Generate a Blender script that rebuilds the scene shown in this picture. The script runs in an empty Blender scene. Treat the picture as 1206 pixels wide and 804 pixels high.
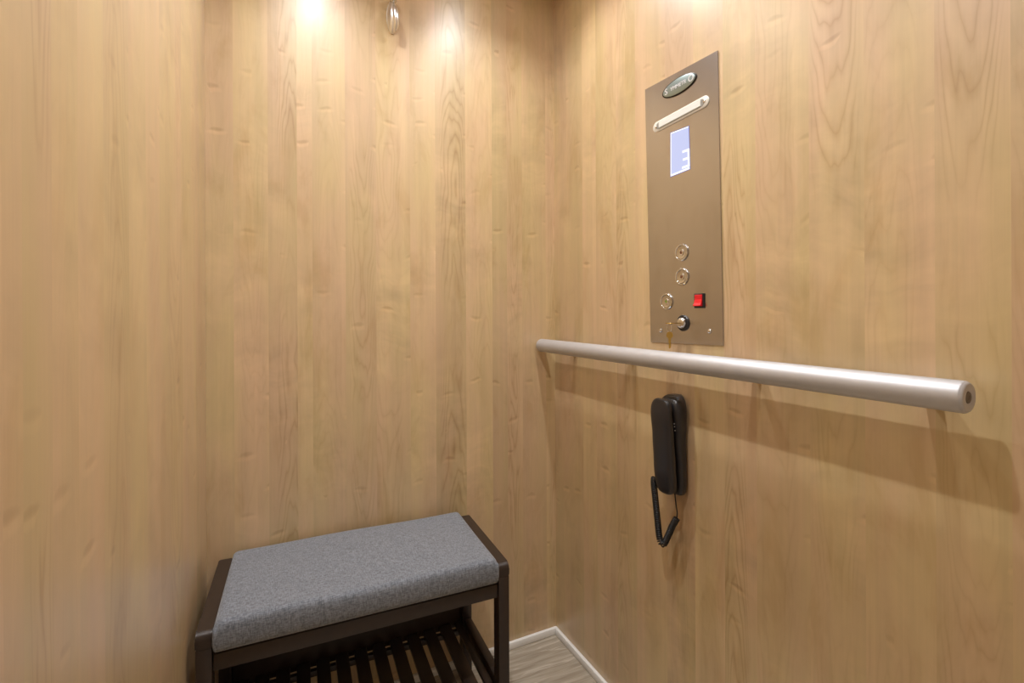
import bpy, bmesh, math, random
from mathutils import Vector, Matrix

random.seed(7)
C = bpy.context.scene.collection
PI = math.pi
XL, XR, YB, YF = -0.1478, 0.8355, 1.3759, -0.36      # cab walls
ZF, ZC = -0.022, 2.10                                # floor and ceiling heights

# ------------------------------------------------------------------ helpers
def obj(name, bm, mat=None, parent=None, smooth=False, origin=None, angle=None):
    if origin is not None:
        bmesh.ops.translate(bm, verts=bm.verts, vec=-Vector(origin))
    bmesh.ops.recalc_face_normals(bm, faces=bm.faces)
    me = bpy.data.meshes.new(name)
    bm.to_mesh(me); bm.free()
    o = bpy.data.objects.new(name, me)
    C.objects.link(o)
    if mat: me.materials.append(mat)
    if smooth or angle:
        for p in me.polygons: p.use_smooth = True
        if angle:
            me.set_sharp_from_angle(angle=math.radians(angle))
    if parent is not None:
        o.parent = parent
    elif origin is not None:
        o.location = origin
    return o

def thing(name, label, cat, loc=(0, 0, 0), rotz=0, group=None):
    o = bpy.data.objects.new(name, None); C.objects.link(o)
    o.empty_display_size = .05
    o.location = loc; o.rotation_euler = (0, 0, rotz)
    o['label'] = label; o['category'] = cat
    if group: o['group'] = group
    return o

def struct(o, label=None):
    o['kind'] = 'structure'
    if label: o['label'] = label
    return o

def box(bm, lo, hi, bevel=0, seg=2, edges=None):
    r = bmesh.ops.create_cube(bm, size=1)
    vs = r['verts']
    lo, hi = Vector(lo), Vector(hi)
    for v in vs:
        v.co = Vector((lo[i] + (v.co[i] + .5) * (hi[i] - lo[i]) for i in range(3)))
    if bevel:
        es = {e for v in vs for e in v.link_edges}
        if edges: es = {e for e in es if edges(e)}
        bmesh.ops.bevel(bm, geom=list(es), offset=bevel, segments=seg, profile=.5, affect='EDGES', clamp_overlap=True)
    return bm

def B(): return bmesh.new()

def ring_loft(bm, rings, cap=True):
    rows = [[bm.verts.new(p) for p in r] for r in rings]
    n = len(rows[0])
    for a, b in zip(rows, rows[1:]):
        for i in range(n):
            bm.faces.new((a[i], a[(i + 1) % n], b[(i + 1) % n], b[i]))
    if cap:
        bm.faces.new(list(reversed(rows[0]))); bm.faces.new(rows[-1])
    return rows

def lathe(bm, prof, origin, axis, n=40):
    """prof: list of (radius, distance along axis)."""
    axis = Vector(axis).normalized(); o = Vector(origin)
    a = axis.orthogonal().normalized(); b = axis.cross(a)
    rings = []
    for r, d in prof:
        r = max(r, 1e-5)
        rings.append([o + axis * d + (a * math.cos(t) + b * math.sin(t)) * r for t in [2 * PI * i / n for i in range(n)]])
    ring_loft(bm, rings)

def tube(bm, pts, r, n=10, radii=None):
    pts = [Vector(p) for p in pts]
    rings = []; up = None
    for i, p in enumerate(pts):
        t = (pts[min(i + 1, len(pts) - 1)] - pts[max(i - 1, 0)]).normalized()
        if up is None: up = t.orthogonal().normalized()
        up = (up - t * up.dot(t)).normalized()
        s = t.cross(up)
        rr = radii[i] if radii else r
        rings.append([p + (up * math.cos(k) + s * math.sin(k)) * rr for k in [2 * PI * j / n for j in range(n)]])
    ring_loft(bm, rings)

def torus(bm, c, R, r, ax1, ax2, n=32, m=8):
    c = Vector(c); ax1 = Vector(ax1).normalized(); ax2 = Vector(ax2).normalized(); ax3 = ax1.cross(ax2)
    rows = []
    for i in range(n):
        t = 2 * PI * i / n
        d = ax1 * math.cos(t) + ax2 * math.sin(t)
        rows.append([bm.verts.new(c + d * (R + r * math.cos(k)) + ax3 * r * math.sin(k)) for k in [2 * PI * j / m for j in range(m)]])
    for i in range(n):
        a, b = rows[i], rows[(i + 1) % n]
        for j in range(m):
            bm.faces.new((a[j], a[(j + 1) % m], b[(j + 1) % m], b[j]))

def bez(pts, n=24):
    """Catmull-Rom through points."""
    P = [Vector(p) for p in pts]; P = [2 * P[0] - P[1]] + P + [2 * P[-1] - P[-2]]
    out = []
    for i in range(1, len(P) - 2):
        for k in range(n):
            t = k / n
            a, b, c, d = P[i - 1], P[i], P[i + 1], P[i + 2]
            out.append(.5 * ((2 * b) + (c - a) * t + (2 * a - 5 * b + 4 * c - d) * t * t + (3 * b - a - 3 * c + d) * t ** 3))
    out.append(P[-2])
    return out

# ---------------------------------------------------------------- materials
def srgb(r, g, b):
    f = lambda c: (c / 255 / 12.92) if c / 255 <= .04045 else ((c / 255 + .055) / 1.055) ** 2.4
    return (f(r), f(g), f(b), 1)

class NT:
    def __init__(s, name):
        s.m = bpy.data.materials.new(name); s.m.use_nodes = True
        s.t = s.m.node_tree; s.n = s.t.nodes
        s.b = s.n['Principled BSDF']
    def node(s, ty, **k):
        n = s.n.new(ty)
        for a, v in k.items(): setattr(n, a, v)
        return n
    def link(s, a, b): s.t.links.new(a, b)
    def put(s, sock, v):
        if isinstance(v, bpy.types.NodeSocket): s.link(v, sock)
        else: sock.default_value = v
    def math(s, op, a, b=0., c=None, clamp=False):
        n = s.node('ShaderNodeMath', operation=op, use_clamp=clamp)
        s.put(n.inputs[0], a); s.put(n.inputs[1], b)
        if c is not None: s.put(n.inputs[2], c)
        return n.outputs[0]
    def mix(s, f, a, b, mode='MIX'):
        n = s.node('ShaderNodeMix', data_type='RGBA', blend_type=mode, clamp_factor=True)
        s.put(n.inputs[0], f); s.put(n.inputs[6], a); s.put(n.inputs[7], b)
        return n.outputs[2]
    def ramp(s, v, lo, hi, a=0., b=1., smooth=True):
        n = s.node('ShaderNodeMapRange', interpolation_type='SMOOTHSTEP' if smooth else 'LINEAR')
        s.put(n.inputs[0], v)
        for i, x in enumerate((lo, hi, a, b)): s.put(n.inputs[1 + i], x)
        return n.outputs[0]
    def noise(s, vec, scale, detail=3., rough=.5, dist=0.):
        n = s.node('ShaderNodeTexNoise')
        s.put(n.inputs['Vector'], vec); n.inputs['Scale'].default_value = scale
        n.inputs['Detail'].default_value = detail; n.inputs['Roughness'].default_value = rough
        n.inputs['Distortion'].default_value = dist
        return n.outputs['Fac']
    def xyz(s, x, y, z=0.):
        n = s.node('ShaderNodeCombineXYZ')
        s.put(n.inputs[0], x); s.put(n.inputs[1], y); s.put(n.inputs[2], z)
        return n.outputs[0]
    def bump(s, h, strength, dist):
        n = s.node('ShaderNodeBump'); n.inputs['Strength'].default_value = strength
        n.inputs['Distance'].default_value = dist
        s.put(n.inputs['Height'], h); s.link(n.outputs[0], s.b.inputs['Normal'])
    def P(s, **k):
        for a, v in k.items(): s.put(s.b.inputs[a.replace('_', ' ')], v)

def plain(name, col, rough=.5, metal=0., **k):
    t = NT(name); t.P(Base_Color=col, Roughness=rough, Metallic=metal, **k)
    return t.m

def maple():
    """Printed maple laminate: planks carry tone, seed and figure as face attributes."""
    t = NT('maple_laminate')
    uv = t.node('ShaderNodeUVMap', uv_map='plank')
    sp = t.node('ShaderNodeSeparateXYZ'); t.link(uv.outputs[0], sp.inputs[0])
    u, v = sp.outputs[0], sp.outputs[1]
    at = lambda n: t.node('ShaderNodeAttribute', attribute_name=n).outputs['Fac']
    tone, seed, fig, wid = at('tone'), at('seed'), at('figure'), at('width')
    M = t.math
    sd = M('MULTIPLY', seed, 37.)
    base_y, base_p = srgb(202, 178, 130), srgb(206, 174, 138)
    # hue drift along each plank
    hue = t.noise(t.xyz(M('MULTIPLY', u, 9.), M('MULTIPLY', v, 1.7), sd), 1., 3., .55)
    col = t.mix(t.ramp(hue, .28, .72), base_y, base_p)
    # long streaks
    st = t.noise(t.xyz(M('MULTIPLY', u, 55.), M('MULTIPLY', v, .9), sd), 1., 4., .6)
    mid = t.noise(t.xyz(M('MULTIPLY', u, 19.), M('MULTIPLY', v, .55), M('ADD', sd, 9.)), 1., 2., .5)
    fine = t.noise(t.xyz(M('MULTIPLY', u, 420.), M('MULTIPLY', v, 7.), sd), 1., 2., .6)
    # broad waves of light and dark that cross the plank (chatoyance printed in the sheet)
    wob = M('MULTIPLY', t.noise(t.xyz(M('MULTIPLY', u, 6.), M('MULTIPLY', v, 3.), sd), 1., 3.), 1.)
    cross = t.noise(t.xyz(M('MULTIPLY', u, 7.), M('ADD', M('MULTIPLY', v, 15.), M('MULTIPLY', wob, 2.5)), sd), 1., 3.5, .6, .3)
    crossm = t.ramp(t.noise(t.xyz(M('MULTIPLY', u, 3.), M('MULTIPLY', v, 2.4), M('ADD', sd, 5.)), 1., 2.), .42, .66)
    # cathedral arches down the plank
    un = M('DIVIDE', u, wid)
    lat = M('SUBTRACT', un, M('MULTIPLY', M('SUBTRACT', seed, .5), .5))
    arch = M('MULTIPLY', M('MULTIPLY', lat, lat), 1.5)
    flow = t.noise(t.xyz(M('MULTIPLY', un, 1.1), M('MULTIPLY', v, 2.1), sd), 1., 3., .5, .2)
    sgn = M('SUBTRACT', M('MULTIPLY', M('GREATER_THAN', M('FRACT', M('MULTIPLY', seed, 7.3)), .5), 2.), 1.)
    F = M('ADD', M('ADD', arch, M('MULTIPLY', M('MULTIPLY', v, .95), sgn)), M('MULTIPLY', flow, 1.25))
    ring = M('FRACT', M('MULTIPLY', F, 8.))
    line = M('SUBTRACT', 1., M('POWER', M('ABSOLUTE', M('SUBTRACT', M('MULTIPLY', ring, 2.), 1.)), .7))
    line = M('POWER', line, 2.0)
    inside = t.ramp(M('ABSOLUTE', lat), .28, .50, 1., 0.)
    amask = M('MULTIPLY', M('MULTIPLY', inside, fig), t.ramp(t.noise(t.xyz(sd, M('MULTIPLY', v, 2.2), 3.), 1., 2.), .34, .54))
    # small curls and pin knots: a dark dash with a pale dash beside it
    vo = t.node('ShaderNodeTexVoronoi', feature='F1'); vo.inputs['Scale'].default_value = 1.
    vo.inputs['Randomness'].default_value = .95
    kx, ky = M('MULTIPLY', u, 16.), M('ADD', M('MULTIPLY', v, 9.), M('MULTIPLY', wob, .8))
    t.link(t.xyz(kx, ky, sd), vo.inputs['Vector'])
    vp = t.node('ShaderNodeSeparateXYZ'); t.link(vo.outputs['Position'], vp.inputs[0])
    dx, dy = M('SUBTRACT', kx, vp.outputs[0]), M('SUBTRACT', ky, vp.outputs[1])
    rnd = t.node('ShaderNodeSeparateXYZ'); t.link(vo.outputs['Color'], rnd.inputs[0])
    on = M('MULTIPLY', M('GREATER_THAN', rnd.outputs[0], .77), M('ADD', .35, rnd.outputs[1]))
    dd = M('ADD', M('POWER', M('DIVIDE', dx, .30), 2.), M('POWER', M('DIVIDE', dy, .06), 2.))
    dark = M('MULTIPLY', t.ramp(dd, 0., 1., 1., 0.), on)
    dy2 = M('SUBTRACT', dy, -.07)
    dl = M('ADD', M('POWER', M('DIVIDE', dx, .45), 2.), M('POWER', M('DIVIDE', dy2, .07), 2.))
    pale = M('MULTIPLY', t.ramp(dl, 0., 1., 1., 0.), on)
    # combine to one brightness factor
    g = M('ADD', M('ADD', .965, M('MULTIPLY', M('SUBTRACT', tone, .965), 1.1)), M('MULTIPLY', M('SUBTRACT', st, .5), .26))
    blot = t.noise(t.xyz(M('MULTIPLY', u, 13.), M('MULTIPLY', v, 4.5), M('ADD', sd, 21.)), 1., 4., .62, .6)
    g = M('ADD', g, M('MULTIPLY', M('SUBTRACT', blot, .5), .26))
    g = M('ADD', g, M('MULTIPLY', M('SUBTRACT', mid, .5), .22))
    g = M('ADD', g, M('MULTIPLY', M('SUBTRACT', fine, .5), .09))
    g = M('ADD', g, M('MULTIPLY', M('MULTIPLY', M('SUBTRACT', cross, .5), .6), crossm))
    g = M('SUBTRACT', g, M('MULTIPLY', M('MULTIPLY', line, amask), .08))
    g = M('SUBTRACT', g, M('MULTIPLY', dark, .085))
    g = M('ADD', g, M('MULTIPLY', pale, .09))
    vm = t.node('ShaderNodeVectorMath', operation='SCALE'); t.link(col, vm.inputs[0]); t.link(g, vm.inputs['Scale'])
    warm = t.mix(M('MULTIPLY', M('MULTIPLY', line, amask), .62), vm.outputs[0], srgb(226, 208, 184), 'MULTIPLY')
    warm = t.mix(M('MULTIPLY', dark, .18), warm, srgb(214, 180, 140), 'MULTIPLY')
    warm = t.mix(t.ramp(blot, .30, .50, .35, 0.), warm, srgb(238, 222, 196), 'MULTIPLY')
    t.P(Base_Color=warm, Roughness=t.ramp(st, .3, .7, .42, .48), IOR=1.55)
    t.b.inputs['Coat Weight'].default_value = 1.
    t.b.inputs['Coat Roughness'].default_value = .33
    t.bump(fine, .08, .0006)
    return t.m

def fabric():
    t = NT('grey_heather_fabric')
    tc = t.node('ShaderNodeTexCoord').outputs['Object']
    mp = t.node('ShaderNodeMapping'); t.link(tc, mp.inputs[0]); mp.inputs['Scale'].default_value = (100, 480, 480)
    a = t.noise(mp.outputs[0], 1., 3., .7)
    mp2 = t.node('ShaderNodeMapping'); t.link(tc, mp2.inputs[0]); mp2.inputs['Scale'].default_value = (420, 110, 110)
    b = t.noise(mp2.outputs[0], 1., 3., .7)
    s = t.math('MULTIPLY', t.math('ADD', a, b), .5)
    c = t.mix(t.ramp(s, .34, .66), srgb(88, 92, 100), srgb(138, 144, 154))
    wv = t.node('ShaderNodeTexWave'); t.link(tc, wv.inputs[0]); wv.inputs['Scale'].default_value = 260
    t.P(Base_Color=c, Roughness=.95)
    t.b.inputs['Sheen Weight'].default_value = .3
    t.bump(s, .5, .0012)
    return t.m

def espresso():
    t = NT('espresso_stained_wood')
    tc = t.node('ShaderNodeTexCoord').outputs['Object']
    mp = t.node('ShaderNodeMapping'); t.link(tc, mp.inputs[0]); mp.inputs['Scale'].default_value = (60, 60, 60)
    n = t.noise(mp.outputs[0], 1., 4., .6)
    t.P(Base_Color=t.mix(n, srgb(38, 28, 23), srgb(54, 42, 36)), Roughness=.36)
    t.bump(n, .06, .0008)
    return t.m

def floor_mat():
    t = NT('taupe_wood_grain_vinyl')
    tc = t.node('ShaderNodeTexCoord').outputs['Object']
    sp = t.node('ShaderNodeSeparateXYZ'); t.link(tc, sp.inputs[0])
    x, y = sp.outputs[0], sp.outputs[1]
    M = t.math
    y = M('ADD', y, M('MULTIPLY', x, .04))
    w = t.noise(t.xyz(M('MULTIPLY', x, 3.), M('MULTIPLY', y, 12.), 0.), 1., 3.)
    yy = M('ADD', M('MULTIPLY', y, 70.), M('MULTIPLY', w, 3.))
    a = t.noise(t.xyz(M('MULTIPLY', x, 5.), yy, 0.), 1., 4., .6)
    b = t.noise(t.xyz(M('MULTIPLY', x, 14.), M('MULTIPLY', y, 380.), 2.), 1., 2., .6)
    c = t.mix(t.ramp(a, .35, .7), srgb(160, 148, 130), srgb(190, 179, 162))
    lines = t.ramp(M('ABSOLUTE', M('SUBTRACT', t.noise(t.xyz(M('MULTIPLY', x, 2.2), M('MULTIPLY', yy, .35), 7.), 1., 3.), .5)), 0., .022, 1., 0.)
    c = t.mix(M('MULTIPLY', lines, .6), c, srgb(218, 208, 192))
    c = t.mix(t.ramp(b, .3, .7, .0, .25), c, srgb(112, 98, 84))
    t.P(Base_Color=c, Roughness=.42)
    t.bump(a, .2, .001)
    return t.m

def steel():
    t = NT('brushed_stainless')
    tc = t.node('ShaderNodeTexCoord').outputs['Object']
    sp = t.node('ShaderNodeSeparateXYZ'); t.link(tc, sp.inputs[0])
    M = t.math
    br = t.noise(t.xyz(M('MULTIPLY', sp.outputs[1], 12.), M('MULTIPLY', sp.outputs[2], 900.), 0.), 1., 2., .6)
    sm = t.noise(t.xyz(M('MULTIPLY', sp.outputs[1], 22.), M('MULTIPLY', sp.outputs[2], 9.), 1.), 1., 2., .5)
    c = t.mix(t.ramp(sm, .45, .8, 0., .35), srgb(196, 194, 193), srgb(174, 167, 160))
    t.P(Base_Color=c, Metallic=1., Roughness=.27)
    return t.m

MAPLE, FABRIC, WOOD, FLOOR, STEEL = maple(), fabric(), espresso(), floor_mat(), steel()
CHROME = plain('polished_chrome', srgb(225, 225, 225), .12, 1.)
CHROME_SOFT = plain('brushed_chrome', srgb(246, 246, 246), .36, 1.)
SATIN = plain('satin_steel', srgb(215, 213, 210), .25, 1.)
def alu_mat():
    t = NT('satin_anodised_aluminium')
    tc = t.node('ShaderNodeTexCoord').outputs['Object']
    n = t.noise(tc, 35., 3., .6)
    t.P(Base_Color=t.mix(n, srgb(190, 190, 193), srgb(202, 202, 205)), Metallic=.45, Roughness=.46)
    return t.m
ALU = alu_mat()
ALU_DARK = plain('machined_end_grey', srgb(150, 148, 146), .4, .6)
WHITE = plain('white_gloss_trim', srgb(246, 245, 243), .3)
PAINT = plain('white_satin_paint', srgb(222, 219, 212), .5)
def plastic(name, c, r):
    t = NT(name)
    tc = t.node('ShaderNodeTexCoord').outputs['Object']
    n = t.noise(tc, 900., 2.)
    t.P(Base_Color=c, Roughness=r); t.bump(n, .12, .0004)
    return t.m
BLACK = plastic('black_moulded_plastic', srgb(42, 40, 42), .30)
BLACK2 = plastic('black_cord_rubber', srgb(22, 22, 24), .42)
GAP = plain('black_plastic_recess', srgb(8, 8, 9), .5)
RED = plain('red_rocker_plastic', srgb(225, 38, 48), .22)
BRASS = plain('brass_key', srgb(196, 158, 82), .28, 1.)
BADGE = plain('smoked_metal_badge', srgb(150, 165, 164), .33, .75)
BADGE_RIM = plain('dark_badge_rim', srgb(38, 34, 32), .3, .6)
BADGE_TXT = plain('pale_badge_lettering', srgb(232, 232, 236), .3)
LENS = plain('frosted_clear_lens', srgb(226, 228, 224), .18)
BEZEL = plain('clear_white_bezel', srgb(222, 218, 208), .15)
GROOVE = plain('grey_lens_groove', srgb(140, 138, 132), .4)
SCREWHOLE = plain('dark_screw_recess', srgb(120, 112, 104), .5, .5)
def emis(name, c, s):
    t = NT(name); t.P(Base_Color=(0, 0, 0, 1), Roughness=.4)
    t.b.inputs['Emission Color'].default_value = c; t.b.inputs['Emission Strength'].default_value = s
    return t.m
SCREEN = emis('lcd_backlight_lavender', srgb(208, 215, 254), 1.0)
SCREEN_HI = emis('lcd_backlight_white', srgb(250, 250, 255), 1.25)
SCREEN_EDGE = emis('lcd_edge_violet', srgb(150, 145, 215), .6)
GREEN_LED = emis('button_led_green', srgb(190, 200, 70), .35)
RED_LED = emis('button_led_amber', srgb(190, 110, 60), .3)
LAMP = emis('downlight_lens_glow', srgb(255, 253, 250), 95.)

# ------------------------------------------------------------- the cab shell
def plank_wall(name, seams, tones, figs, point, lo, hi, label, thick, seed0):
    """One mesh per wall; planks are strips of one laminated sheet. point(s, z, d) -> xyz."""
    seams = sorted(seams)
    rnd = random.Random(seed0)
    bm = B(); uvl = bm.loops.layers.uv.new('plank')
    T = bm.faces.layers.float.new('tone'); S = bm.faces.layers.float.new('seed')
    Fg = bm.faces.layers.float.new('figure'); W = bm.faces.layers.float.new('width')
    z0, z1 = lo, hi
    for i in range(len(seams) - 1):
        a, b = seams[i], seams[i + 1]
        w = b - a; c = (a + b) / 2
        vs = [bm.verts.new(point(s, z, 0)) for s, z in ((a, z0), (b, z0), (b, z1), (a, z1))]
        f = bm.faces.new(vs)
        f[T] = tones[i]; f[S] = rnd.random(); f[Fg] = figs[i]; f[W] = w
        for l, (s, z) in zip(f.loops, ((a, z0), (b, z0), (b, z1), (a, z1))):
            l[uvl].uv = (s - c, z)
    # thickness behind
    a, b = seams[0], seams[-1]
    fr = [point(a, z0, 0), point(b, z0, 0), point(b, z1, 0), point(a, z1, 0)]
    bk = [point(a, z0, thick), point(b, z0, thick), point(b, z1, thick), point(a, z1, thick)]
    FR = [bm.verts.new(p) for p in fr]; BK = [bm.verts.new(p) for p in bk]
    for i in range(4):
        j = (i + 1) % 4
        f = bm.faces.new((FR[i], BK[i], BK[j], FR[j])); f[T] = .9; f[W] = .08
    f = bm.faces.new(BK); f[T] = .9; f[W] = .08
    me = bpy.data.meshes.new(name); bm.to_mesh(me); bm.free(); me.materials.append(MAPLE)
    o = bpy.data.objects.new(name, me); C.objects.link(o)
    struct(o, label)
    return o

back_seams = [XL, -.0888, -.012, .0551, .0919, .1751, .2562, .3518, .4274, .5221, .6092, .6601, .7143, .801, XR]
back_tones = [.95, 1.0, .93, 1.0, .98, .92, 1.0, 1.03, .92, 1.01, .89, .93, .96, 1.02]
back_figs = [.2, .3, 1., .2, .3, .7, .5, .1, 1., .4, .1, 1., .2, .6]
plank_wall('wall_back', back_seams, back_tones, back_figs, lambda s, z, d: (s, YB + d, z), ZF, ZC,
           'back wall of vertical maple laminate planks', .03, 11)
ry = [1.3759, 1.2144, 1.1459, 1.0534, .9761, .87, .7841, .705, .6305, .5265, .4389, .3483, .2697, .19, .10, .01, -.08, -.17, -.26, YF]
rt = [.90, .99, .94, .93, .98, .93, 1.0, .95, .97, .96, .98, .97, .99, .94, .97, .94, .98, .93, .96]
rf = [.2, .1, .4, .8, .1, .4, .2, 1., .4, 1., .4, .9, .3, .5, .2, .8, .2, .3, .2]
plank_wall('wall_right', [-y for y in ry], rt, rf, lambda s, z, d: (XR + d, -s, z), ZF, ZC,
           'right wall of vertical maple laminate planks', .03, 23)
ly = [YF, -.25, -.16, -.06, .03, .12, .21, .31, .3997, .4262, .4735, .5276, .5957, .688, .77, .8532, 1.041, 1.21, 1.3759]
lt = [.95, .99, .93, .97, .95, .98, .93, .97, .98, .90, .97, .99, .91, .96, .98, .94, .95, .91]
lf = [.1, .5, .1, .8, .1, .2, .5, .2, .1, 1., .2, .1, .8, .2, .1, .8, .2, .3]
plank_wall('wall_left', ly, lt, lf, lambda s, z, d: (XL - d, s, z), ZF, ZC,
           'left wall of vertical maple laminate planks', .03, 31)
cs = [XL + (XR - XL) * k / 10 for k in range(11)]
plank_wall('ceiling', cs, [.95, .98, .93, .97, .95, .99, .94, .96, .98, .95], [.2] * 10,
           lambda s, z, d: (s, z, ZC + d), YF, YB, 'maple laminate cab ceiling', .03, 41)
fl = obj('floor', box(B(), (XL, YF, ZF - .03), (XR, YB, ZF)), FLOOR)
struct(fl, 'taupe wood-grain vinyl floor')
wf = B()
# front wall behind the camera, with a white door in it
box(wf, (XL, YF - .03, ZF), (XL + .04, YF, ZC)); box(wf, (XR - .04, YF - .03, ZF), (XR, YF, ZC))
box(wf, (XL + .04, YF - .03, 2.03), (XR - .04, YF, ZC))
struct(obj('wall_front', wf, PAINT), 'white front wall round the cab door')
dr = B(); box(dr, (XL + .04, YF - .028, ZF), (XR - .04, YF - .004, 2.03), .002)
for z0, z1 in ((.15, .95), (1.08, 1.9)):
    box(dr, (XL + .17, YF - .006, z0), (XR - .17, YF - .001, z1), .002)
d1 = obj('door_1', dr, PAINT); struct(d1, 'white panelled cab door')
dh = B(); tube(dh, bez([(XR - .11, YF - .004, 1.0), (XR - .11, YF + .03, 1.01), (XR - .11, YF + .035, 1.08), (XR - .11, YF + .03, 1.15), (XR - .11, YF - .004, 1.16)]), .006)
obj('door_handle', dh, SATIN, d1, smooth=True)

def trim(name, pts, label):
    bm = B(); box(bm, *pts, .0025, 2)
    struct(obj(name, bm, WHITE, angle=40), label)
trim('baseboard_back', ((XL, YB - .011, ZF), (XR, YB, 0.0)), 'low white trim along the foot of the back wall')
trim('baseboard_right', ((XR - .011, YF, ZF), (XR, YB - .011, 0.0)), 'low white trim along the foot of the right wall')
trim('baseboard_left', ((XL, YF, ZF), (XL + .011, YB - .011, 0.0)), 'low white trim along the foot of the left wall')

# ---------------------------------------------------------------- downlights
def downlight(x, y, label, watts):
    t = thing('ceiling_downlight', label, 'ceiling light', (x, y, ZC), 0, 'recessed downlights in the cab ceiling')
    b = B(); n = 40
    prof = [(.034, 0.), (.046, 0.), (.047, -.002), (.045, -.005), (.036, -.006), (.034, -.003), (.034, 0.)]
    lathe(b, prof[1:5] + [(.034, -.003)], (0, 0, 0), (0, 0, 1), n)
    obj('trim_ring', b, SATIN, t, smooth=True)
    b = B(); lathe(b, [(.031, -.0034), (.031, -.0058), (.02, -.0068), (.004, -.007)], (0, 0, 0), (0, 0, 1), n)
    obj('lamp_lens', b, LAMP, t, smooth=True)
    L = bpy.data.lights.new('downlight_lamp', 'SPOT'); L.energy = watts; L.color = (.985, .99, 1.0)
    L.spot_size = math.radians(131); L.spot_blend = 1.; L.shadow_soft_size = .018
    lo = bpy.data.objects.new('lamp', L); C.objects.link(lo); lo.parent = t; lo.location = (0, 0, -.028)
WL, WR = 27., 17.
downlight(.115, 1.07, 'round recessed ceiling downlight by the back wall, nearer the left wall', WL * .72)
downlight(.575, 1.07, 'round recessed ceiling downlight by the back wall, nearer the right wall', WR)
downlight(.115, .52, 'round recessed ceiling downlight nearest the camera, by the left wall', WL)
downlight(.575, .52, 'round recessed ceiling downlight nearest the camera, by the right wall', WR)

# ------------------------------------------------------------------ handrail
HX, HZ, HR = XR - .059, .930, .0206
hr = thing('handrail', 'long satin aluminium grab rail fixed along the right wall', 'handrail', (XR, .83, HZ))
HO = Vector((XR, .83, HZ))
b = B(); lathe(b, [(.0190, .2915), (HR - .0006, .2925), (HR, .294), (HR, 1.361), (HR - .0005, 1.363), (HR - .003, 1.3655), (.0165, 1.3668)], (HX, 0, HZ), (0, 1, 0), 48)
bmesh.ops.translate(b, verts=b.verts, vec=-HO); obj('rail_tube', b, ALU, hr, angle=50)
for y, s in ((.2915, -1), (1.3668, 1)):
    b = B()
    if s < 0:
        lathe(b, [(HR - .0004, .0035), (HR - .001, .0005), (.0178, -.0018), (.0165, -.0022), (.0100, -.0022), (.0085, -.0008), (.0055, -.0008), (.0052, .0)], (HX, y, HZ), (0, 1, 0), 40)
    else:
        lathe(b, [(.0165, -.0005), (.015, .0018), (.009, .0024), (.002, .0026)], (HX, y, HZ), (0, 1, 0), 40)
    bmesh.ops.translate(b, verts=b.verts, vec=-HO)
    o = obj('end_cap', b, ALU, hr, angle=50)
    if s < 0:
        b = B(); lathe(b, [(.0078, -.0006), (.0072, -.0016), (.0030, -.0016), (.0026, -.0009), (.001, -.0009)], (HX, y, HZ), (0, 1, 0), 24)
        bmesh.ops.translate(b, verts=b.verts, vec=-HO); obj('cap_screw', b, SCREWHOLE, o, angle=40)
for y in (1.25, .985, .627, .353):
    b = B()
    rings = []
    for x, hw, zc, hz in ((HX + .010, .010, HZ - .003, .012), (HX + .022, .0095, HZ - .003, .0085), (XR - .020, .0095, HZ - .003, .0085), (XR - .004, .0105, HZ - .003, .010), (XR - .0003, .012, HZ - .003, .013)):
        rings.append([(x, y + hw * math.copysign(abs(math.cos(k)) ** .6, math.cos(k)), zc + hz * math.copysign(abs(math.sin(k)) ** .6, math.sin(k))) for k in [2 * PI * i / 20 for i in range(20)]])
    ring_loft(b, rings); bmesh.ops.translate(b, verts=b.verts, vec=-HO)
    obj('bracket', b, ALU, hr, smooth=True)

# ------------------------------------------------------------- control panel
PO = Vector((XR, .82, 1.277))
cp = thing('control_panel', 'tall stainless steel lift control panel above the handrail', 'control panel', PO)
def P(y, z, d=0.): return Vector((XR - d, y, z)) - PO
def quad_plate(c, d0, d1, bev):
    """c: corners tl, tr, br, bl as (y,z)."""
    b = B()
    f = [b.verts.new(P(y, z, d1)) for y, z in c]; k = [b.verts.new(P(y, z, d0)) for y, z in c]
    b.faces.new(f); b.faces.new(list(reversed(k)))
    for i in range(4):
        j = (i + 1) % 4; b.faces.new((f[i], k[i], k[j], f[j]))
    if bev: bmesh.ops.bevel(b, geom=b.edges[:], offset=bev, segments=2, affect='EDGES')
    return b
face = obj('faceplate', quad_plate([(.9362, 1.5915), (.7153, 1.5825), (.7042, .9675), (.9195, .9630)], .0, .0028, .0006), STEEL, cp)
def ell(b, cy, cz, ay, az, d0, d1, tilt=0., n=48, inner=.97):
    rings = []
    for s, d in ((1., d0), (1., d1 - .0006), (inner, d1)):
        rg = []
        for i in range(n):
            k = 2 * PI * i / n
            yy, zz = ay * s * math.cos(k), az * s * math.sin(k)
            rg.append(P(cy + yy * math.cos(tilt) - zz * math.sin(tilt), cz + yy * math.sin(tilt) + zz * math.cos(tilt), d))
        rings.append(rg)
    ring_loft(b, rings); return b
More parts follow.
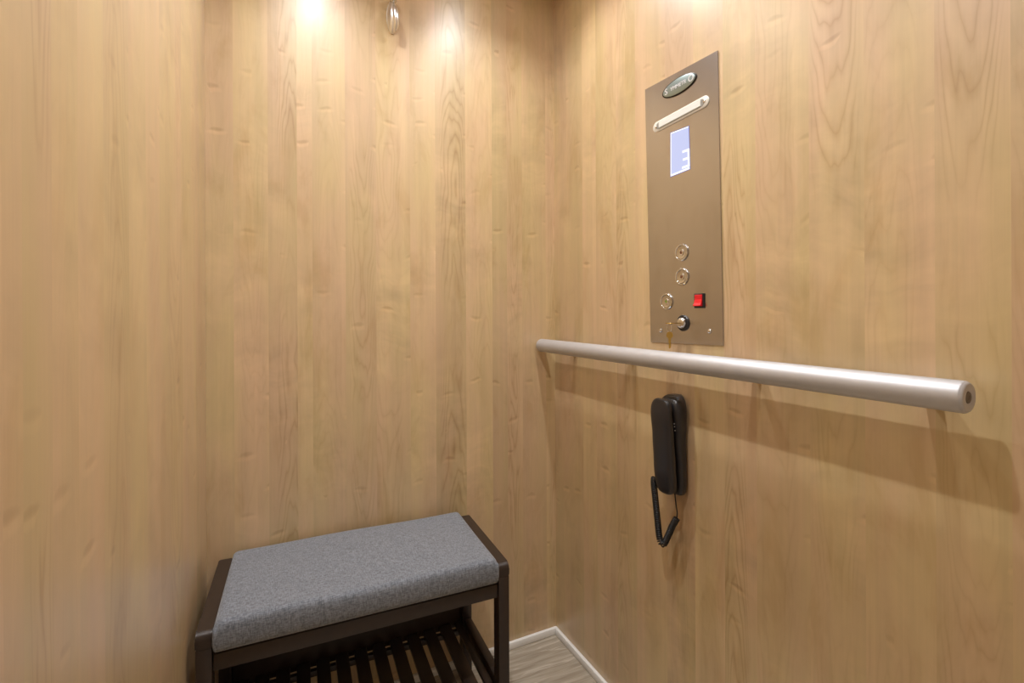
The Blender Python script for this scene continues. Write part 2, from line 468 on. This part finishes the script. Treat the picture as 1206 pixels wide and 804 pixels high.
# maker's badge
bd = obj('maker_badge', ell(B(), .8225, 1.5530, .0520, .0195, .0025, .0050, inner=.96), BADGE_RIM, cp, angle=40)
obj('badge_face', ell(B(), .8225, 1.5533, .0485, .0172, .0049, .0056, inner=.94), BADGE, bd, angle=40)
def lettering(name, s, y, z, size, mat, parent, d, sx=1.):
    cu = bpy.data.curves.new(name, 'FONT'); cu.body = s; cu.size = size; cu.extrude = .0003
    cu.align_x = 'CENTER'; cu.align_y = 'CENTER'
    to = bpy.data.objects.new('tmp', cu); C.objects.link(to)
    me = bpy.data.meshes.new_from_object(to.evaluated_get(bpy.context.evaluated_depsgraph_get()))
    bpy.data.objects.remove(to); bpy.data.curves.remove(cu)
    me.name = name
    # text x -> world -y, text y -> world z, text z -> world -x
    me.transform(Matrix(((0, 0, -1, 0), (-sx, 0, 0, 0), (0, 1, 0, 0), (0, 0, 0, 1))))
    me.transform(Matrix.Translation(P(y, z, d)))
    me.materials.clear(); me.materials.append(mat)
    o = bpy.data.objects.new(name, me); C.objects.link(o); o.parent = parent
    return o
lettering('badge_lettering', 'YMMETR', .8225, 1.5533, .0125, BADGE_TXT, bd, .0060, 1.0)
lettering('badge_lettering', 'S', .8600, 1.5533, .0200, BADGE_TXT, bd, .0060, 1.0)
lettering('badge_lettering', 'O', .7850, 1.5533, .0200, BADGE_TXT, bd, .0060, 1.0)
# emergency light strip (stadium shape)
def stadium(b, y0, z0, y1, z1, r, d0, d1, n=12):
    a = Vector((y0, z0)); c = Vector((y1, z1)); t = (c - a).normalized(); ang = math.atan2(t.y, t.x)
    rings = []
    for s, d in ((1., d0), (1., d1 - .0008), (.9, d1)):
        rg = []
        for i in range(n + 1):
            k = ang + PI / 2 + PI * i / n; rg.append(P(a.x + r * s * math.cos(k), a.y + r * s * math.sin(k), d))
        for i in range(n + 1):
            k = ang - PI / 2 + PI * i / n; rg.append(P(c.x + r * s * math.cos(k), c.y + r * s * math.sin(k), d))
        rings.append(rg)
    ring_loft(b, rings); return b
el = obj('emergency_light', stadium(B(), .8935, 1.4835, .7500, 1.4885, .0125, .0026, .0050), BEZEL, cp, angle=40)
b = B()
A0, A1 = Vector((.8850, 1.4840)), Vector((.7580, 1.4884))
gb = stadium(B(), .8860, 1.4838, .7575, 1.4883, .0088, .0046, .0054)
obj('lens_groove', gb, GROOVE, el, angle=40)
nrm = Vector((A1.y - A0.y, -(A1.x - A0.x))).normalized() * .0072
quad = [A0 - nrm, A1 - nrm, A1 + nrm, A0 + nrm]
f = [b.verts.new(P(q.x, q.y, .0070)) for q in quad]; k = [b.verts.new(P(q.x, q.y, .0045)) for q in quad]
b.faces.new(f); b.faces.new(k)
for i in range(4): b.faces.new((f[i], k[i], k[(i + 1) % 4], f[(i + 1) % 4]))
bmesh.ops.bevel(b, geom=b.edges[:], offset=.0012, segments=2, affect='EDGES')
obj('light_lens', b, LENS, el)
for y, z in ((.8945, 1.4832), (.7490, 1.4888)):
    b = B(); lathe(b, [(.0034, .0045), (.0034, .0058), (.0022, .0066), (.0004, .0068)], P(y, z), (-1, 0, 0), 16)
    obj('lens_screw', b, CHROME, el, smooth=True)
# display
ds = obj('floor_display', quad_plate([(.8510, 1.4560), (.7925, 1.4530), (.7895, 1.3535), (.8515, 1.3508)], .0020, .0031, .0004), SCREEN_EDGE, cp)
obj('screen', quad_plate([(.8482, 1.4538), (.7945, 1.4508), (.7915, 1.3560), (.8490, 1.3532)], .0028, .0036, 0), SCREEN, ds)
b = B()
def bar(b, y0, z0, y1, z1, w, d=.0040):
    a = Vector((y0, z0)); c = Vector((y1, z1)); t = (c - a).normalized(); n_ = Vector((-t.y, t.x)) * w / 2
    q = [a - n_, c - n_, c + n_, a + n_]
    f = [b.verts.new(P(v.x, v.y, d)) for v in q]; k = [b.verts.new(P(v.x, v.y, .0034)) for v in q]
    b.faces.new(f); b.faces.new(k)
    for i in range(4): b.faces.new((f[i], k[i], k[(i + 1) % 4], f[(i + 1) % 4]))
bar(b, .8125, 1.3990, .7935, 1.3990, .0050); bar(b, .8110, 1.3810, .7935, 1.3810, .0048); bar(b, .8135, 1.3635, .7930, 1.3635, .0050)
bar(b, .7950, 1.4015, .7938, 1.3610, .0052)
obj('floor_number', b, SCREEN_HI, ds)
b = B(); bar(b, .8490, 1.3548, .7918, 1.3572, .0042); bar(b, .8480, 1.3548, .8474, 1.4535, .0022); bar(b, .8480, 1.4528, .7945, 1.4500, .0024)
obj('screen_glow_edge', b, SCREEN_HI, ds)
# call buttons
for y, z, led, lb in ((.8163, 1.1720, RED_LED, 'upper round call button'), (.8154, 1.1171, RED_LED, 'middle round call button'), (.8641, 1.0615, GREEN_LED, 'lower round call button set to the left')):
    b = B(); lathe(b, [(.0195, .0024), (.0195, .0052), (.0182, .0066), (.0160, .0066), (.0150, .0052), (.0149, .0045)], P(y, z), (-1, 0, 0), 40)
    bt = obj('call_button', b, CHROME, cp, angle=35); bt['label'] = lb
    b = B(); lathe(b, [(.0146, .0044), (.0144, .0058), (.0105, .0050), (.0075, .0046), (.0072, .0056), (.0038, .0056), (.0036, .0048), (.0034, .0046)], P(y, z), (-1, 0, 0), 40)
    obj('button_cap', b, SATIN, bt, angle=35)
    b = B(); lathe(b, [(.0033, .0047), (.0030, .0054), (.0006, .0057)], P(y, z), (-1, 0, 0), 20)
    obj('button_indicator', b, led, bt, smooth=True)
# red rocker switch
b = B(); c0 = P(.7655, 1.0612)
box(b, c0 + Vector((-.0060, -.0135, -.0160)), c0 + Vector((-.0025, .0135, .0160)), .0010)
rk = obj('rocker_switch', b, BLACK, cp); rk['label'] = 'small rocker switch in a black bezel'
b = B(); w = .0100
prof = [(-.0055, .0135), (-.0080, .0130), (-.0072, .0030), (-.0095, -.0050), (-.0135, -.0105), (-.0120, -.0118), (-.0055, -.0118)]
fr = [b.verts.new(c0 + Vector((x, -w, z))) for x, z in prof]; bk = [b.verts.new(c0 + Vector((x, w, z))) for x, z in prof]
b.faces.new(fr); b.faces.new(list(reversed(bk)))
for i in range(len(prof)):
    j = (i + 1) % len(prof); b.faces.new((fr[i], bk[i], bk[j], fr[j]))
bmesh.ops.bevel(b, geom=b.edges[:], offset=.0005, segments=1, affect='EDGES')
o = obj('rocker', b, RED, rk); o['label'] = 'red rocker'
# key lock
b = B(); lathe(b, [(.0182, .0024), (.0182, .0048), (.0168, .0062), (.0120, .0062)], P(.8129, 1.0118), (-1, 0, 0), 40)
lk = obj('key_lock', b, BLACK, cp, angle=40); lk['label'] = 'round key switch with black collar'
b = B(); lathe(b, [(.0128, .0060), (.0126, .0095), (.0112, .0125), (.0080, .0142), (.0030, .0148), (.0004, .0149)], P(.8129, 1.0118), (-1, 0, 0), 40)
obj('lock_barrel', b, CHROME, lk, smooth=True)
for y, z in ((.8846, .9925), (.7397, .9956)):
    b = B(); lathe(b, [(.0052, .0026), (.0050, .0040), (.0036, .0052), (.0012, .0057), (.0003, .0057)], P(y, z), (-1, 0, 0), 24)
    obj('panel_screw', b, CHROME, cp, smooth=True)

# keys hanging from the lock
KO = Vector((XR - .015, .8129, 1.0118))
ks = thing('key_set', 'small brass key hanging from the key turned in the panel lock', 'keys', KO)
def K(x, y, z): return Vector((-x, y, z))
b = B(); box(b, K(.022, -.0045, -.0009), K(-.010, .0045, .0009), .0004)
lathe(b, [(.0095, -.0010), (.0098, -.0006), (.0098, .0006), (.0095, .0010)], K(.028, 0, 0), (0, 0, 1), 24)
obj('inserted_key', b, BRASS, ks)
b = B(); torus(b, K(.030, .0, -.0085), .0105, .0007, (0, .5, 0) if False else (.3, 1, 0), (0, 0, 1))
obj('split_ring', b, CHROME, ks, smooth=True)
b = B()
kz = -.0260; kx = .029
rings = []
for d in (-.0009, .0009):
    outl = [(-.006, .0), (-.0085, -.006), (-.0080, -.0120), (-.0032, -.0160), (-.0030, -.0400), (.0, -.0430), (.0030, -.0400), (.0016, -.0370), (.0030, -.0340), (.0014, -.0310), (.0030, -.0280), (.0030, -.0160), (.0080, -.0120), (.0085, -.006), (.006, .0), (.0, .0030)]
    rings.append([K(kx + d * .8 + .70 * a, a * .45 - d * .5, kz + z * .85 + .006) for a, z in outl])
ring_loft(b, rings); obj('hanging_key', b, BRASS, ks)

# ------------------------------------------------------------- wall telephone
TO = Vector((XR, .829, .72))
tp = thing('wall_telephone', 'black corded slimline telephone hung on the right wall below the handrail', 'telephone', TO)
def se(cx, cy, hx, hy, z, p=3.2, n=36):
    return [Vector((cx + hx * math.copysign(abs(math.cos(k)) ** (2 / p), math.cos(k)), cy + hy * math.copysign(abs(math.sin(k)) ** (2 / p), math.sin(k)), z)) - TO for k in [2 * PI * i / n for i in range(n)]]
def lerp_tab(tab, t):
    for (a, va), (c, vc) in zip(tab, tab[1:]):
        if t <= c: 
            s = (t - a) / (c - a); s = s * s * (3 - 2 * s)
            return va + (vc - va) * s
    return tab[-1][1]
def body(z0, z1, fx0, fx1, fw, mat, name, r_end=.03, cy=.829, n=44):
    rings = []
    for i in range(n + 1):
        t = i / n; t = .5 - .5 * math.cos(PI * t)
        z = z0 + (z1 - z0) * t
        e0 = min(1., (z - z0) / r_end); e1 = min(1., (z1 - z) / r_end)
        e = math.sqrt(max(1 - (1 - e0) ** 2.6, 0)) * math.sqrt(max(1 - (1 - e1) ** 2.2, 0)) if min(e0, e1) < 1 else 1.
        e = max(e, .02)
        a, c = lerp_tab(fx0, t), lerp_tab(fx1, t)
        hw = lerp_tab(fw, t) * (.35 + .65 * e) if e > .03 else lerp_tab(fw, t) * .3
        m = (a + c) / 2; hx = (c - a) / 2 * (.55 + .45 * e) if e > .03 else (c - a) / 2 * .45
        if name == 'base': m = c - hx
        rings.append(se(m, cy, hx, hw, z))
    b = B(); ring_loft(b, rings)
    return obj(name, b, mat, tp, angle=60)
# distances from the wall (x) follow the S-shaped seam between base and handset
body(.621, .848, [(0, XR - .024), (.3, XR - .029), (.6, XR - .035), (.86, XR - .042), (1, XR - .040)], [(0, XR - .0006), (1, XR - .0006)],
     [(0, .0290), (.2, .0300), (.55, .0290), (.82, .0335), (1, .031)], BLACK, 'base', .034)
body(.628, .842, [(0, XR - .052), (.3, XR - .058), (.6, XR - .061), (.85, XR - .0645), (1, XR - .062)],
     [(0, XR - .0275), (.3, XR - .0325), (.6, XR - .0385), (.86, XR - .0455), (1, XR - .0435)],
     [(0, .0270), (.2, .0285), (.55, .0285), (.82, .0295), (1, .0285)], BLACK, 'handset', .024)
# coiled cord
pth = bez([(XR - .046, .861, .655), (XR - .046, .863, .640), (XR - .044, .860, .600), (XR - .042, .856, .556), (XR - .040, .851, .514), (XR - .037, .842, .5065), (XR - .033, .833, .526), (XR - .028, .822, .556), (XR - .025, .813, .5735)], 60)
b = B(); hel = []
tot = 0; L = [0]
for p, q in zip(pth, pth[1:]): tot += (q - p).length; L.append(tot)
up = Vector((0, 1, 0)); turns = tot / .0042
N = int(turns * 12); j = 0
for i in range(N + 1):
    s = tot * i / N
    while j < len(L) - 2 and L[j + 1] < s: j += 1
    f_ = (s - L[j]) / (L[j + 1] - L[j]); p = pth[j].lerp(pth[j + 1], f_)
    t = (pth[j + 1] - pth[j]).normalized(); a = (Vector((1, 0, 0)) - t * t.x).normalized(); c = t.cross(a)
    k = 2 * PI * i / 12
    hel.append(p + (a * math.cos(k) + c * math.sin(k)) * .0062 - TO)
tube(b, hel, .00165, 6)
obj('coiled_cord', b, BLACK2, tp, smooth=True)
b = B(); tube(b, [p - TO for p in bez([(XR - .025, .813, .5735), (XR - .022, .815, .585), (XR - .020, .820, .600), (XR - .018, .826, .624)], 10)], .0015, 8)
obj('cord_tail', b, BLACK2, tp, smooth=True)
b = B()
for z in (.7905, .7840, .7755):
    lathe(b, [(.0011, .0), (.0009, .0010), (.0002, .0012)], Vector((XR - .042 - (z - .775) * .15, .8005, z)) - TO, (0, -1, 0), 10)
obj('status_dots', b, plain('pale_dot', srgb(190, 188, 184), .3), tp)

# --------------------------------------------------------- chrome wall hook
HK = Vector((.303, YB, 1.872))
hk = thing('wall_hook', 'small polished chrome teardrop coat hook high on the back wall', 'hook', HK)
def leafshape(n, w, prof):
    return prof
b = B(); rings = []
N = 22
for i in range(N + 1):
    t = i / N; z = -.047 + .094 * t
    w = .0165 * math.sin(PI * min(1, max(0, .06 + .88 * t))) ** .75
    dd = .004 + .020 * math.sin(PI * t) ** .8 
    rg = []
    for k in [2 * PI * q / 24 for q in range(24)]:
        yy = -dd * max(0, math.sin(k)) if math.sin(k) > 0 else 0
        rg.append(Vector((w * math.cos(k), yy, z)))
    rings.append(rg)
ring_loft(b, rings); bmesh.ops.remove_doubles(b, verts=b.verts, dist=.00001)
obj('backplate', b, CHROME_SOFT, hk, smooth=True)
b = B(); pts = bez([(.002, -.018, .020), (.0, -.034, .004), (.002, -.040, -.018), (.004, -.036, -.036), (.0035, -.026, -.048)], 12)
n = len(pts); tube(b, pts, .004, 12, [.0030 + .0055 * math.sin(PI * min(1, .12 + .80 * i / n)) for i in range(n)])
obj('hook_arm', b, CHROME_SOFT, hk, smooth=True)
b = B(); lathe(b, [(.004, .0), (.0085, .006), (.0100, .014), (.0085, .021), (.0045, .025), (.0005, .026)], (0, -.004, .040), (0, -1, .0), 28)
obj('top_knob', b, SATIN, hk, smooth=True)

# --------------------------------------------------------------------- bench
H = .443
bn = thing('bench', 'dark espresso wooden entry bench with grey cushion and slatted shoe shelf', 'bench', (.1895, 1.2035, ZF), math.radians(-2.5))
HL, HD = .317, .155
h = H - ZF                       # total height above the floor
def bb(name, lo, hi, bev=.002, seg=2, mat=WOOD, parent=bn, edges=None):
    b = B(); box(b, lo, hi, bev, seg, edges)
    return obj(name, b, mat, parent, angle=40)
for s in (-1, 1):
    x0, x1 = sorted((s * HL, s * (HL - .028)))
    # top rail with rounded ends
    b = B(); r = .014; zz0, zz1 = h - .030, h; prof = []
    for yc, zc, a0 in ((HD - r, zz1 - r, 0), (-HD + r, zz1 - r, 90)):
        for i in range(9):
            a = math.radians(a0 + i * 90 / 8); prof.append((yc + r * math.cos(a), zc + r * math.sin(a)))
    prof += [(-HD, zz0), (HD, zz0)]
    A = [b.verts.new((x0, y, z)) for y, z in prof]; D = [b.verts.new((x1, y, z)) for y, z in prof]
    fa = b.faces.new(A); fd = b.faces.new(list(reversed(D)))
    for i in range(len(prof)):
        j = (i + 1) % len(prof); b.faces.new((A[i], D[i], D[j], A[j]))
    bmesh.ops.bevel(b, geom=[e for f in (fa, fd) for e in f.edges], offset=.0018, segments=2, affect='EDGES')
    obj('side_rail', b, WOOD, bn, angle=35)
    for t in (-1, 1):
        y0, y1 = sorted((t * HD, t * (HD - .034)))
        bb('leg', (x0 + .0006, y0, 0), (x1 - .0006, y1, h - .0302), .0018)
    bb('lower_side_rail', (x0 + .003, -HD + .0343, .140), (x1 - .003, HD - .0343, .178), .0018)
bb('front_rail', (-HL + .0285, -HD + .004, h - .078), (HL - .0285, -HD + .022, h - .046))
bb('back_rail', (-HL + .0285, HD - .022, h - .078), (HL - .0285, HD - .004, h - .046))
seat = bb('seat_board', (-HL + .0285, -HD + .006, h - .0458), (HL - .0285, HD - .006, h - .0400), .001)
# shelf
SX = HL - .0285
bb('lower_back_rail', (-SX, HD - .018, .150), (SX, HD - .004, .215), .0015)
bb('shelf_crossbar', (-SX, HD - .042, .140), (SX, HD - .029, .1545), .001)
bb('shelf_crossbar', (-SX, -HD + .036, .140), (SX, -HD + .054, .1545), .001)
gaps = [-.2470 + .0463 * i for i in range(12)]; gw = .0073
edges_ = [-SX] + [v for g_ in gaps for v in (g_ - gw, g_ + gw)] + [SX - .0005]
for i in range(0, len(edges_), 2):
    bb('slat', (edges_[i], -HD + .012, .1548), (edges_[i + 1], HD - .0185, .1660), .0014, 2)
# cushion
b = B(); cx0, cx1, cy0, cy1, cz0, cz1 = -HL + .030, HL - .030, -HD - .004, HD - .004, h - .0395, h + .016
nx, ny = 44, 26
def cush(u_, w_):
    x = cx0 + (cx1 - cx0) * u_; y = cy0 + (cy1 - cy0) * w_
    return x, y
vt = {}
rr = .013
def edge_drop(d):       # rounded shoulder
    return 0 if d >= rr else rr - math.sqrt(max(rr * rr - (rr - d) ** 2, 0))
def space(n, L_):
    s = []
    for i in range(n + 1):
        t = i / n; s.append(.5 - .5 * math.cos(PI * t) * (1) if False else t)
    return s
us = sorted(set([0, .004, .009, .016, .024, .034] + [i / 30 for i in range(2, 29)] + [1 - q for q in (0, .004, .009, .016, .024, .034)]))
ws = sorted(set([0, .008, .02, .036, .055, .075] + [i / 16 for i in range(2, 15)] + [1 - q for q in (0, .008, .02, .036, .055, .075)]))
grid = []
for u_ in us:
    row = []
    for w_ in ws:
        x, y = cush(u_, w_)
        dx, dy = min(x - cx0, cx1 - x), min(y - cy0, cy1 - y)
        d = min(dx, dy) if max(dx, dy) > rr else rr - min(rr, math.hypot(rr - min(dx, rr), rr - min(dy, rr)))
        z = cz1 - edge_drop(max(d, 0)) * .8
        z += .004 * math.sin(PI * u_) * math.sin(PI * w_) + .0012 * math.sin(9 * u_ + 4 * w_)
        row.append(b.verts.new((x, y, z)))
    grid.append(row)
for i in range(len(us) - 1):
    for j in range(len(ws) - 1):
        b.faces.new((grid[i][j], grid[i + 1][j], grid[i + 1][j + 1], grid[i][j + 1]))
loop = [grid[i][0] for i in range(len(us))] + [grid[-1][j] for j in range(1, len(ws))] + [grid[i][-1] for i in range(len(us) - 2, -1, -1)] + [grid[0][j] for j in range(len(ws) - 2, 0, -1)]
prev = loop
for q, (dz, ins) in enumerate(((.25, -.001), (.55, -.0015), (.85, -.0003), (1., .003))):
    cur = []
    for v in loop:
        zt = v.co.z; z = zt + (cz0 - zt) * dz
        c = Vector(((cx0 + cx1) / 2, (cy0 + cy1) / 2, 0)); ex = 1 if v.co.x > c.x else -1; ey = 1 if v.co.y > c.y else -1
        onx = min(v.co.x - cx0, cx1 - v.co.x) < 1e-5; ony = min(v.co.y - cy0, cy1 - v.co.y) < 1e-5
        cur.append(b.verts.new((v.co.x - ex * ins * onx, v.co.y - ey * ins * ony, z)))
    for i in range(len(loop)):
        j = (i + 1) % len(loop); b.faces.new((prev[i], cur[i], cur[j], prev[j]))
    prev = cur
b.faces.new(prev)
obj('cushion', b, FABRIC, bn, smooth=True)['label'] = 'grey heathered fabric seat cushion'

# -------------------------------------------------------------------- camera
cam = bpy.data.cameras.new('camera'); co = bpy.data.objects.new('camera', cam); C.objects.link(co)
cam.sensor_width = 36; cam.sensor_fit = 'HORIZONTAL'; cam.lens = 570 / 1206 * 36
cam.shift_y = -(402 - 366.5) / 1206; cam.clip_start = .01
co.matrix_world = Matrix.Translation((0, 0, 1.04)) @ Matrix.Rotation(math.radians(-26.2), 4, 'Z') @ Matrix.Rotation(PI / 2, 4, 'X') @ Matrix.Rotation(math.radians(-.25), 4, 'Z')
S = bpy.context.scene; S.camera = co
w = bpy.data.worlds.new('world'); S.world = w; w.use_nodes = True
w.node_tree.nodes['Background'].inputs[0].default_value = (.05, .05, .05, 1)
S.view_settings.view_transform = 'Standard'; S.view_settings.look = 'None'
S.view_settings.gamma = 1; S.view_settings.use_curve_mapping = False
S.view_settings.exposure = -0.11
